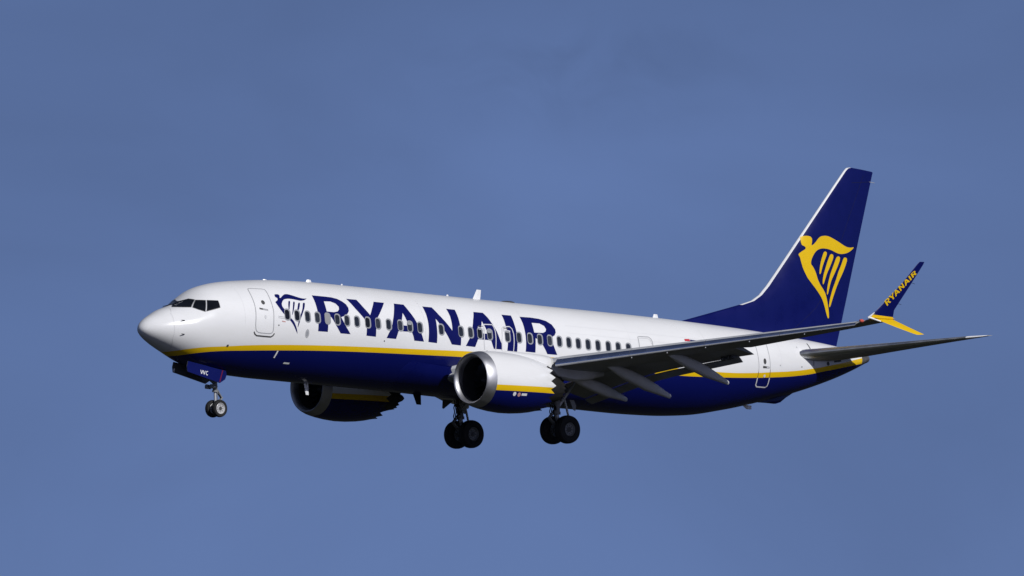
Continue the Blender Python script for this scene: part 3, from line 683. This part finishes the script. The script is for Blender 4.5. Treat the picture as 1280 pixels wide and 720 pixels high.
    # winglets
    def fin_loft(name, stn, nrm, tcr, mats, parent, matfn=None):
        cs = [1, .85, .7, .5, .35, .2, .1, .03, 0]; v = []; f = []; fm = []
        nrm = np.array(nrm, float); nrm /= np.linalg.norm(nrm)
        for (L, T_) in stn:
            L = np.array(L, float); T_ = np.array(T_, float); ch = np.linalg.norm(T_ - L)
            for hs, C_ in ((1, cs), (-1, cs[-2:0:-1])):
                for c in C_: v.append(L + (T_ - L) * c + nrm * hs * tcr * ch * naca(c))
        m = len(v) // len(stn)
        for i in range(len(stn) - 1):
            for k in range(m):
                f.append((i * m + k, i * m + (k + 1) % m, (i + 1) * m + (k + 1) % m, (i + 1) * m + k)); fm.append(matfn(i, k) if matfn else 0)
        f += [tuple(range(m - 1, -1, -1)), tuple(range((len(stn) - 1) * m, len(stn) * m))]; fm += [0, 0]
        v = [(p[0], p[1] * (1 if s < 0 else -1), p[2]) for p in v]
        if s > 0: f = [q[::-1] for q in f]
        return mk(name, v, f, mats, parent, fm, angle=40)
    NW = (-.0984, -.9739, -.2048)
    up = fin_loft('winglet', [((22.74, -17.26, .80), (23.90, -17.36, .72)), ((22.80, -17.311, .987), (23.83, -17.40, .95)), ((23.04, -17.39, 1.25), (23.82, -17.465, 1.22)), ((23.288, -17.472, 1.519), (23.93, -17.52, 1.42)), ((23.952, -17.695, 2.259), (24.40, -17.74, 2.24)), ((24.56, -17.92, 3.06), (24.86, -17.965, 3.08)), ((24.66, -17.96, 3.17), (24.90, -17.98, 3.18))], NW, .07, [M['navy'], M['yellow'], M['white']], w, lambda i, k: 1 if i < 1 else 0)
    fin_loft('winglet', [((22.90, -17.30, .84), (23.90, -17.34, .86)), ((23.05, -17.45, .76), (23.98, -17.47, .79)), ((23.70, -17.72, .54), (24.42, -17.74, .57)), ((24.40, -17.96, .335), (24.90, -17.98, .36)), ((24.55, -18.0, .30), (24.96, -18.01, .335))], (-.1, -.45, -.89), .08, [M['yellow']], w)
    # white leading edge where the two blades meet
    b = MB(); yy = s
    b.tube((22.66, yy * 17.22, .84), (22.86, yy * 17.36, 1.06), .045, .02); b.tube((22.70, yy * 17.24, .86), (23.10, yy * 17.48, .72), .045, .03)
    b.build('winglet_leading_edge', [M['white']], w)
    b = MB(); b.lathe([(-.10, .0), (-.09, .05), (0, .075), (.09, .05), (.10, 0)], (0, 0, 0), 'x', 14)
    o = b.build('navigation_light', [M['red_glass'] if s < 0 else mat('green_lens', (.05, .4, .12), .15)], w); o.location = (22.66, s * 16.85, .74)
    # winglet lettering
    if s < 0:
        xs_ = [p[0] for o, h in D_LETTERS.values() for p in o]; zs_ = [p[1] for o, h in D_LETTERS.values() for p in o]
        X0, X1, Z0, Z1 = min(xs_), max(xs_), min(zs_), max(zs_)
        O = np.array((23.422, -17.451, 1.356)); U = np.array((24.60, -17.85, 2.70)) - O; V = np.array((23.235, -17.468, 1.535)) - O
        V = V * 1.0; nn = np.array(NW)
        b = MB()
        for o, h in D_LETTERS.values():
            vv, ff = tri_fill(o, [h] if h else [], 1.0)
            P = [O + U * (p[0] - X0) / (X1 - X0) + V * (p[1] - Z0) / (Z1 - Z0) * (1.0 - .25 * (p[0] - X0) / (X1 - X0)) + nn * .040 for p in vv]
            b.add([tuple(p) for p in P], ff)
        b.build('winglet_lettering', [M['yellow']], up)
        for p, q in (((24.42, -17.75, 2.34), (24.62, -17.76, 2.30)), ((23.96, -17.54, 1.48), (24.12, -17.55, 1.46))):
            b = MB(); b.tube(p, q, .008); b.build('static_wick', [M['dark']], up)
    # slat track ends under the slats
    for a in (8.3, 9.6, 11.0, 12.6, 14.6):
        t = (a - 5.6) / 11.0; b = MB()
        b.tube((16.95 + 5.87 * t, s * a, -1.04 + 1.63 * t), (16.93 + 5.87 * t, s * a, -1.12 + 1.64 * t), .028, .02, 8); b.build('slat_track', [M['grey_light']], w)
    return w
wing(-1); wing(1)

# ------------------------------------------------------------------ engines
EX, EZ = 12.97, -1.80
def engine(s):
    cy = -4.86 if s < 0 else 4.93; NT = 144
    def ring(x, r, scarf=0.0, dz=0.0, chev=0.0, flat=0.0):
        P = []
        for k in range(NT):
            t = 2 * math.pi * k / NT
            c_, s_ = math.cos(t), math.sin(t)
            rr = r * (1 - flat * max(0, -s_) ** 4)
            tri = abs(((k / NT * 18) % 1) * 2 - 1)
            P.append((x - scarf * s_ * r + chev * (tri - .5), cy + rr * c_, EZ + dz + rr * s_))
        return P
    def skin(name, R_, mats, parent, mi=None, close=False, ang=50):
        v = [p for r in R_ for p in r]; f = []; fm = []
        for i in range(len(R_) - 1):
            for k in range(NT):
                f.append((i * NT + k, i * NT + (k + 1) % NT, (i + 1) * NT + (k + 1) % NT, (i + 1) * NT + k)); fm.append(mi[i] if mi else 0)
        return mk(name, v, f, mats, parent, fm, angle=ang)
    prof = [(.42, 1.125), (.7, 1.165), (1.1, 1.20), (1.6, 1.215), (2.1, 1.20), (2.6, 1.155), (3.0, 1.095), (3.35, 1.02)]
    R_ = [ring(EX + x, r, .03, -.05 * min(1, x / 1.5), 0, .02) for x, r in prof]
    R_.append(ring(EX + 3.56, .965, .0, -.05, .26)); R_.append(ring(EX + 3.555, .945, 0, -.05, .26)); R_.append(ring(EX + 3.2, .97, 0, -.05, 0)); R_.append(ring(EX + 2.4, .95, 0, -.05, 0))
    eng = skin('engine', R_, [M['cowl'], M['metal_dark']], jet, [0] * 8 + [1] * 3)
    eng['label'] = 'turbofan cowling, white over navy with a yellow stripe and a polished inlet rim'
    # inlet rim
    lip = [(.42, 1.1255), (.30, 1.105), (.19, 1.075), (.10, 1.045), (.04, 1.015), (.0, .98), (.02, .945), (.07, .912), (.15, .888), (.24, .872), (.34, .866)]
    skin('inlet_rim', [ring(EX + x, r, .03 + (.02 if x < .2 else 0), -.02 * x, 0, .02) for x, r in lip], [M['metal_lip']], eng)
    inn = [(.34, .866), (.6, .865), (.95, .875), (1.15, .88)]
    skin('inlet_duct', [ring(EX + x, r, .03, -.02 * x) for x, r in inn], [M['liner']], eng)
    # fan
    b = MB(); b.lathe([(.55, .005), (.62, .06), (.75, .15), (.92, .24), (1.05, .29)], (EX, cy, EZ - .02), 'x', 32, 0)
    for k in range(18):
        t0 = 2 * math.pi * k / 18; v = []
        for j in range(6):
            r = .26 + .615 * j / 5; tw = math.radians(25 + 35 * j / 5); hw = .15 + .03 * j / 5
            for q in (-1, 1):
                dx = math.cos(tw) * hw * q; dt = math.sin(tw) * hw * q / r
                v.append((EX + 1.02 + dx, cy + r * math.cos(t0 + dt + .05 * j), EZ - .02 + r * math.sin(t0 + dt + .05 * j)))
        b.add(v, [(2 * j, 2 * j + 1, 2 * j + 3, 2 * j + 2) for j in range(5)], 0)
    b.lathe([(1.18, .89), (1.2, .0)], (EX, cy, EZ - .02), 'x', 48, 1)
    b.build('fan', [M['fan'], M['dark']], eng)
    # core nozzle and plug
    cz = -.07
    R2 = [ring(EX + 2.6, .80, 0, cz), ring(EX + 3.3, .78, 0, cz), ring(EX + 3.9, .66, 0, cz), ring(EX + 4.35, .545, 0, cz), ring(EX + 4.6, .49, 0, cz, .12), ring(EX + 4.58, .475, 0, cz, .12), ring(EX + 4.2, .47, 0, cz)]
    skin('core_nozzle', R2, [M['metal_dark']], eng)
    b = MB(); b.lathe([(4.0, .40), (4.4, .36), (4.8, .24), (5.1, .12), (5.22, .03), (5.23, 0)], (EX, cy, EZ + cz), 'x', 32); b.build('exhaust_plug', [M['metal_dark']], eng)
    # pylon
    v = []; f = []
    PY = ((1.2, -.75, -.63, .04), (1.7, -.85, -.595, .24), (2.4, -.95, -.575, .38), (3.1, -1.05, -.585, .44), (3.6, -1.1, -.605, .44), (3.95, -1.2, -.63, .40), (4.4, -1.45, -.75, .30), (5.4, -1.52, -.80, .24), (6.3, -1.38, -.85, .14), (7.1, -1.18, -.95, .03))
    for x, zl, zh, hw in PY:
        x += EX; d = min(.22, hw * .5)
        v += [(x, cy - hw, min(zl + .08, zh - d)), (x, cy - hw * .85, zh - d * .75), (x, cy - hw * .4, zh), (x, cy + hw * .4, zh), (x, cy + hw * .85, zh - d * .75), (x, cy + hw, min(zl + .08, zh - d)), (x, cy + hw * .5, zl), (x, cy - hw * .5, zl)]
    npy = len(PY); fmp = []
    for i in range(npy - 1):
        for k in range(8): f.append((i * 8 + k, i * 8 + (k + 1) % 8, (i + 1) * 8 + (k + 1) % 8, (i + 1) * 8 + k)); fmp.append(0 if i < 5 else 1)
    f += [tuple(range(7, -1, -1)), tuple(range(npy * 8 - 8, npy * 8))]; fmp += [0, 1]
    mk('pylon', v, f, [M['white'], M['grey_fairing']], eng, fmp, angle=50)
    # strake and markings
    for sd in (-1, 1):
        v = []
        for x, r0, r1 in ((EX + .9, 1.15, 1.16), (EX + 1.3, 1.18, 1.40), (EX + 2.0, 1.18, 1.36), (EX + 2.05, 1.18, 1.19)):
            for r in (r0, r1):
                for q in (-.012, .012): 
                    a = math.radians(52); v.append((x, cy + sd * (r * math.cos(a)) + q, EZ - .04 + r * math.sin(a)))
        f = []
        for i in range(3):
            o = i * 4; f += [(o, o + 4, o + 6, o + 2), (o + 1, o + 3, o + 7, o + 5), (o + 2, o + 6, o + 7, o + 3)]
        f += [(0, 2, 3, 1), (12, 13, 15, 14)]
        if sd != s: mk('strake', v, f, [M['grey_light']], eng, smooth=False)
    def on(x, z):
        r = float(np.interp(x - EX, [p[0] for p in prof], [p[1] for p in prof])) + .006
        zz = np.clip((z - (EZ - .05)) / r, -1, 1); return (x, cy + s * r * math.sqrt(1 - zz * zz), z)
    for cx, cz_, rr, mm in ((14.33, -2.34, .08, 'white'), (14.57, -2.35, .08, 'seam_pink')):
        b = MB(); b.add([on(cx, cz_)] + [on(cx + rr * math.cos(t), cz_ + rr * math.sin(t)) for t in np.linspace(0, 2 * math.pi, 16, endpoint=False)], [(0, 1 + k, 1 + (k + 1) % 16) for k in range(16)])
        b.build('service_marking', [M[mm]], eng, smooth=False)
    b = MB(); b.add([on(14.70, -2.38), on(14.98, -2.37), on(14.98, -2.28), on(14.70, -2.29)], [(0, 1, 2, 3)]); b.build('service_marking', [M['white']], eng, smooth=False)
    return eng
engine(-1); engine(1)

# ------------------------------------------------------------------ tail
FT = [(1.2, 27.2, 37.38), (1.6, 28.1, 37.47), (1.87, 28.75, 37.54), (2.3, 30.28, 37.65), (2.76, 31.90, 37.76), (2.97, 32.55, 37.81), (3.24, 32.98, 37.88), (3.64, 33.38, 37.98), (4.2, 33.85, 38.11), (6.01, 35.34, 38.55), (8.0, 36.98, 39.04), (8.7, 37.56, 39.21), (8.80, 37.70, 39.235), (8.84, 37.85, 39.2)]
def fin_thick(z): return float(np.interp(z, [1.2, 1.9, 2.8, 3.5, 4.2, 8.84], [.36, .36, .40, .44, .42, .17]))
def fin_lt(z): return float(np.interp(z, [t[0] for t in FT], [t[1] for t in FT])), float(np.interp(z, [t[0] for t in FT], [t[2] for t in FT]))
CF = [1, .9, .8, .7, .6, .5, .4, .3, .22, .15, .1]
v = []; f = []; fm = []
zz = [t[0] for t in FT] + [5.0, 7.0]; zz.sort()
for z in zz:
    L, T_ = fin_lt(z); ch = T_ - L; e = .085 / ch
    cs = CF + [e * 1.0 if e < .095 else .09, .02, .006, 0]
    for h, C_ in ((-1, cs), (1, cs[-2:0:-1])):
        for c in C_: v.append((L + c * ch, h * fin_thick(z) * naca(c) * 1.0, z + (.07 * (.5 - c) if z > 8.75 else 0)))
m = 2 * len(cs) - 2
for i in range(len(zz) - 1):
    for k in range(m):
        f.append((i * m + k, i * m + (k + 1) % m, (i + 1) * m + (k + 1) % m, (i + 1) * m + k))
        fm.append(1 if len(CF) <= k < m - len(CF) and zz[i] > 2.7 else 0)
f.append(tuple(range((len(zz) - 1) * m, len(zz) * m))); fm.append(0)
fin = mk('tail_fin', v, f, [M['navy'], M['white']], jet, fm, angle=40)
fin['label'] = 'navy tail fin with a white leading edge and a yellow harp emblem'
def fin_surf(d, off):
    P = []
    for x, z in d:
        L, T_ = fin_lt(z); P.append((x, -fin_thick(z) * naca(min(max((x - L) / (T_ - L), 0), 1)) - off, z))
    return np.array(P), np.tile(np.array([0, -1.0, 0]), (len(P), 1))
b = MB()
for p in D_TAIL:
    vv, ff = tri_fill(chaikin(p), (), .14); P, _ = fin_surf(vv, .006); b.add([tuple(q) for q in P], ff)
b.build('harp_emblem', [M['yellow']], fin)
b = MB()
stroke(b, [(fin_lt(z)[0] + .68 * (fin_lt(z)[1] - fin_lt(z)[0]), z) for z in np.linspace(1.9, 8.6, 20)], .015, .004, surf=fin_surf)
stroke(b, [(37.95, 8.25), (39.05, 8.38)], .02, .004, surf=fin_surf)
b.build('rudder_seam', [mat('navy_seam', (.003, .004, .04), .5)], fin)
b = MB(); b.tube((39.0, 0, 8.38), (39.35, 0, 8.36), .012); b.build('static_wick', [M['seam']], fin)

def tailplane(s):
    T = [(.25, 33.45, .74, 37.55, .98, .56), (.9, 34.0, .82, 37.75, 1.04, .54), (1.0, 34.08, .835, 38.05, 1.07, .53), (1.3, 34.32, .88, 38.26, 1.11, .49), (4.0, 36.38, 1.275, 38.75, 1.425, .28), (6.6, 38.37, 1.65, 39.24, 1.72, .12), (6.95, 38.68, 1.70, 39.31, 1.76, .08), (7.17, 39.05, 1.76, 39.36, 1.785, .03)]
    cs = [1, .9, .75, .6, .45, .3, .18, .09, .035, .01, 0]; v = []; f = []; fm = []
    for a, lx, lz, tx, tz, th in T:
        ch = tx - lx
        for h, C_ in ((1, cs), (-1, cs[-2:0:-1])):
            for c in C_: v.append((lx + c * ch, s * a, lz + c * (tz - lz) + h * th * naca(c)))
    m = 2 * len(cs) - 2
    for i in range(len(T) - 1):
        for k in range(m):
            q = (i * m + k, i * m + (k + 1) % m, (i + 1) * m + (k + 1) % m, (i + 1) * m + k); f.append(q if s < 0 else q[::-1])
            fm.append(2 if i >= 5 else (1 if 7 <= k < 13 else 0))
    f.append(tuple(range((len(T) - 1) * m, len(T) * m))); fm.append(0)
    o = mk('tailplane', v, f, [M['grey'], M['metal'], M['white']], jet, fm, angle=40)
    o['label'] = 'grey tailplane with a bare metal leading edge'
tailplane(-1); tailplane(1)

# ------------------------------------------------------------------ landing gear
def wheel(parent, c, R_, w, rim_r, s, rim_m):
    """tyre and rim; s is the side the hub faces"""
    h = w / 2
    b = MB(); b.lathe([(-h * .75, rim_r), (-h * .95, rim_r + (R_ - rim_r) * .25), (-h, rim_r + (R_ - rim_r) * .55), (-h * .86, R_ - .055 * R_), (-h * .6, R_ - .012), (-h * .3, R_), (-h * .29, R_ - .012), (-h * .25, R_ - .012), (-h * .24, R_), (h * .24, R_), (h * .25, R_ - .012), (h * .29, R_ - .012), (h * .3, R_), (h * .6, R_ - .012), (h * .86, R_ - .055 * R_), (h, rim_r + (R_ - rim_r) * .55), (h * .95, rim_r + (R_ - rim_r) * .25), (h * .75, rim_r)], c, 'y', 48)
    b.build('tyre', [M['rubber']], parent, angle=50)
    b = MB()
    for sg in (-1, 1):
        b.lathe([(h * .78, rim_r * 1.02), (h * .84, rim_r * .97), (h * .70, rim_r * .90), (h * .45, rim_r * .80), (h * .42, rim_r * .42), (h * .62, rim_r * .36), (h * .66, rim_r * .15), (h * .66, 0)], c, 'y', 36, [0, 0, 0, 0, 0, 1, 1], sg)
        for k in range(9):
            t = 2 * math.pi * k / 9
            b.tube((c[0] + rim_r * .62 * math.cos(t), c[1] + sg * h * .44, c[2] + rim_r * .62 * math.sin(t)), (c[0] + rim_r * .62 * math.cos(t), c[1] + sg * h * .452, c[2] + rim_r * .62 * math.sin(t)), rim_r * .10, None, 10, 1)
    b.build('wheel_rim', [rim_m, M['seam_dark']], parent, angle=40)

# nose gear
NGX, NGZ = 4.03, -3.44
b = MB()
b.tube((3.86, 0, -1.9), (3.95, 0, -2.75), .105, .095); b.tube((3.95, 0, -2.72), (3.955, 0, -2.80), .12)
ng = b.build('nose_gear', [M['gear_grey']], jet); ng['label'] = 'twin-wheel nose landing gear with white rims'
b = MB(); b.tube((3.95, 0, -2.78), (4.0, 0, -3.36), .058); b.tube((4.0, 0, -3.30), (4.02, 0, -3.50), .085); b.tube((NGX, -.24, NGZ), (NGX, .24, NGZ), .05)
b.build('oleo_strut', [M['steel']], ng)
b = MB()
for y in (-.06, .06): b.tube((4.02, y, -2.72), (4.28, y * .6, -3.0), .028); b.tube((4.28, y * .6, -3.0), (4.07, y, -3.34), .026)
b.tube((4.28, -.06, -3.0), (4.28, .06, -3.0), .03)
b.build('torque_link', [M['gear_grey']], ng)
b = MB(); b.tube((3.78, -.14, -2.60), (3.60, -.14, -2.60), .075, .09); b.tube((3.78, .14, -2.60), (3.60, .14, -2.60), .075, .09); b.box((3.83, 0, -2.60), (.14, .42, .12)); b.tube((3.7, 0, -2.68), (3.40, -.05, -2.68), .03)
b.build('taxi_light', [M['gear_grey']], ng)
b = MB(); b.tube((3.9, -.13, -2.62), (3.66, -.20, -2.60), .055); b.build('steering_actuator', [M['steel']], ng)
b = MB(); b.tube((3.92, 0, -2.5), (3.1, 0, -2.0), .045); b.tube((3.92, -.1, -2.5), (4.0, -.13, -3.2), .012); b.tube((3.98, .09, -2.6), (4.05, .11, -3.2), .012); b.build('drag_brace', [M['gear_grey']], ng)
for y in (-.20, .20): wheel(ng, (NGX, y, NGZ), .345, .20, .215, y, M['rim'])
for s in (-1, 1):
    P = [(2.03, -1.74), (3.98, -1.98), (4.03, -2.14), (3.96, -2.32), (3.70, -2.48), (2.02, -2.15), (1.98, -1.95)]
    y0 = s * .55; P = [(x + (.20 if s > 0 else 0), z + (.02 if s > 0 else 0)) for x, z in P]
    v = [(x, y0 - .018, z) for x, z in P] + [(x, y0 + .018, z) for x, z in P]; n = len(P)
    f = [tuple(range(n)), tuple(range(2 * n - 1, n - 1, -1))] + [(k, n + k, n + (k + 1) % n, (k + 1) % n) for k in range(n)]
    inner = 1 if s < 0 else 0
    d = mk('gear_door', v, f, [M['navy'], M['gear_grey'], M['grey_dark']], ng, [0 if s < 0 else 2, 2 if s < 0 else 0] + [2] * n, smooth=False)
    d['label'] = 'navy nose gear door with white letters' if s < 0 else 'navy nose gear door, inner face towards the viewer'
    if s < 0:
        b = MB(); yq = y0 - .022
        def bar(p, q, w):
            p, q = np.array(p), np.array(q); t = (q - p) / np.linalg.norm(q - p); nn = np.array([-t[1], t[0]]) * w / 2
            b.add([(p[0] - nn[0], yq, p[1] - nn[1]), (q[0] - nn[0], yq, q[1] - nn[1]), (q[0] + nn[0], yq, q[1] + nn[1]), (p[0] + nn[0], yq, p[1] + nn[1])], [(0, 1, 2, 3)], 0)
        for x in (2.685, 2.815):
            z = -2.04 - (x - 2.685) * .10
            bar((x, z), (x + .05, z - .15), .030); bar((x + .105, z - .01), (x + .055, z - .15), .030)
        cxx, czz = 3.02, -2.145
        pts = [(cxx + .055 * math.cos(t), czz + .072 * math.sin(t)) for t in np.linspace(.8, 2 * math.pi - .8, 9)]
        for p, q in zip(pts, pts[1:]): bar(p, q, .030)
        b.build('door_lettering', [M['white']], d, smooth=False)
        b = MB(); bar((3.82, -1.975), (3.68, -2.44), .05); b.build('door_marking', [M['red_dark']], d, smooth=False)
    else:
        b = MB(); b.tube((2.26, .52, -1.98), (2.24, .52, -2.10), .03); b.build('door_hinge', [M['white']], d)

# main gear
MX, MZ = 19.63, -3.29
for s in (-1, 1):
    y = s * 2.86
    b = MB()
    b.tube((19.25, s * 2.95, -1.0), (19.42, y, -2.62), .15, .135); b.tube((19.42, y, -2.58), (19.43, y, -2.70), .16)
    mg = b.build('main_gear', [M['gear_grey']], jet); mg['label'] = 'twin-wheel main landing gear in the shade of the wing'
    b = MB(); b.tube((19.42, y, -2.66), (MX - .02, y, MZ + .05), .085); b.tube((MX - .03, y, MZ + .14), (MX, y, MZ - .10), .13); b.tube((MX, y - .5, MZ), (MX, y + .5, MZ), .07)
    b.build('oleo_strut', [M['steel']], mg)
    b = MB()
    for q in (-.09, .09): b.tube((19.36, y + q, -2.5), (19.02, y + q * .5, -2.85), .032); b.tube((19.02, y + q * .5, -2.85), (MX - .12, y + q, MZ + .05), .032)
    b.build('torque_link', [M['gear_grey']], mg)
    b = MB(); b.tube((19.38, y, -2.35), (19.3, s * 1.7, -1.8), .07); b.tube((19.45, y, -2.45), (20.3, s * 3.0, -1.25), .065); b.tube((19.7, y + s * .10, -2.0), (19.95, y + s * .12, -2.72), .045)
    b.build('side_brace', [M['steel']], mg)
    b = MB()
    for q, dx in ((-.13, -.17), (.11, -.16), (-.04, -.20)):
        pz = -1.9
        for k in range(6): b.tube((19.33 + dx + .03 * (k % 2), y + q + .03 * ((k + 1) % 2), pz - .17 * k), (19.33 + dx + .03 * ((k + 1) % 2), y + q + .03 * (k % 2), pz - .17 * (k + 1)), .022, None, 8)
    b.box((19.2, y, -2.15), (.12, .2, .1)); b.box((19.24, y - .08, -2.45), (.1, .1, .14))
    b.build('brake_hose', [M['dark']], mg)
    for q in (-.43, .43): wheel(mg, (MX, y + q, MZ), .565, .42, .27, q, M['gear_grey'])
    v = []
    for yy in ((s * 3.02, s * 3.06) if s < 0 else (s * 2.6, s * 2.64)):
        for x, z in ((19.94, -2.08), (20.16, -2.08), (20.28, -2.28), (20.25, -2.49), (20.12, -2.44), (20.02, -2.25)): v.append((x - (0 if s < 0 else .8), yy, z))
    f = [(5, 4, 3, 2, 1, 0), (6, 7, 8, 9, 10, 11)] + [(k, (k + 1) % 6, 6 + (k + 1) % 6, 6 + k) for k in range(6)]
    mk('gear_door', v, f, [M['grey']], mg, smooth=False)
    # inboard leg fairing just ahead of the gear
    v = []
    for yy in (s * 1.95, s * 2.0):
        for x, z in ((17.66, -2.05), (18.2, -2.05), (18.05, -2.17), (17.70, -2.42), (17.65, -2.39)): v.append((x, yy, z))
    f = [(4, 3, 2, 1, 0), (5, 6, 7, 8, 9)] + [(k, (k + 1) % 5, 5 + (k + 1) % 5, 5 + k) for k in range(5)]
    mk('well_fairing', v, f, [M['grey_dark']], mg, smooth=False)
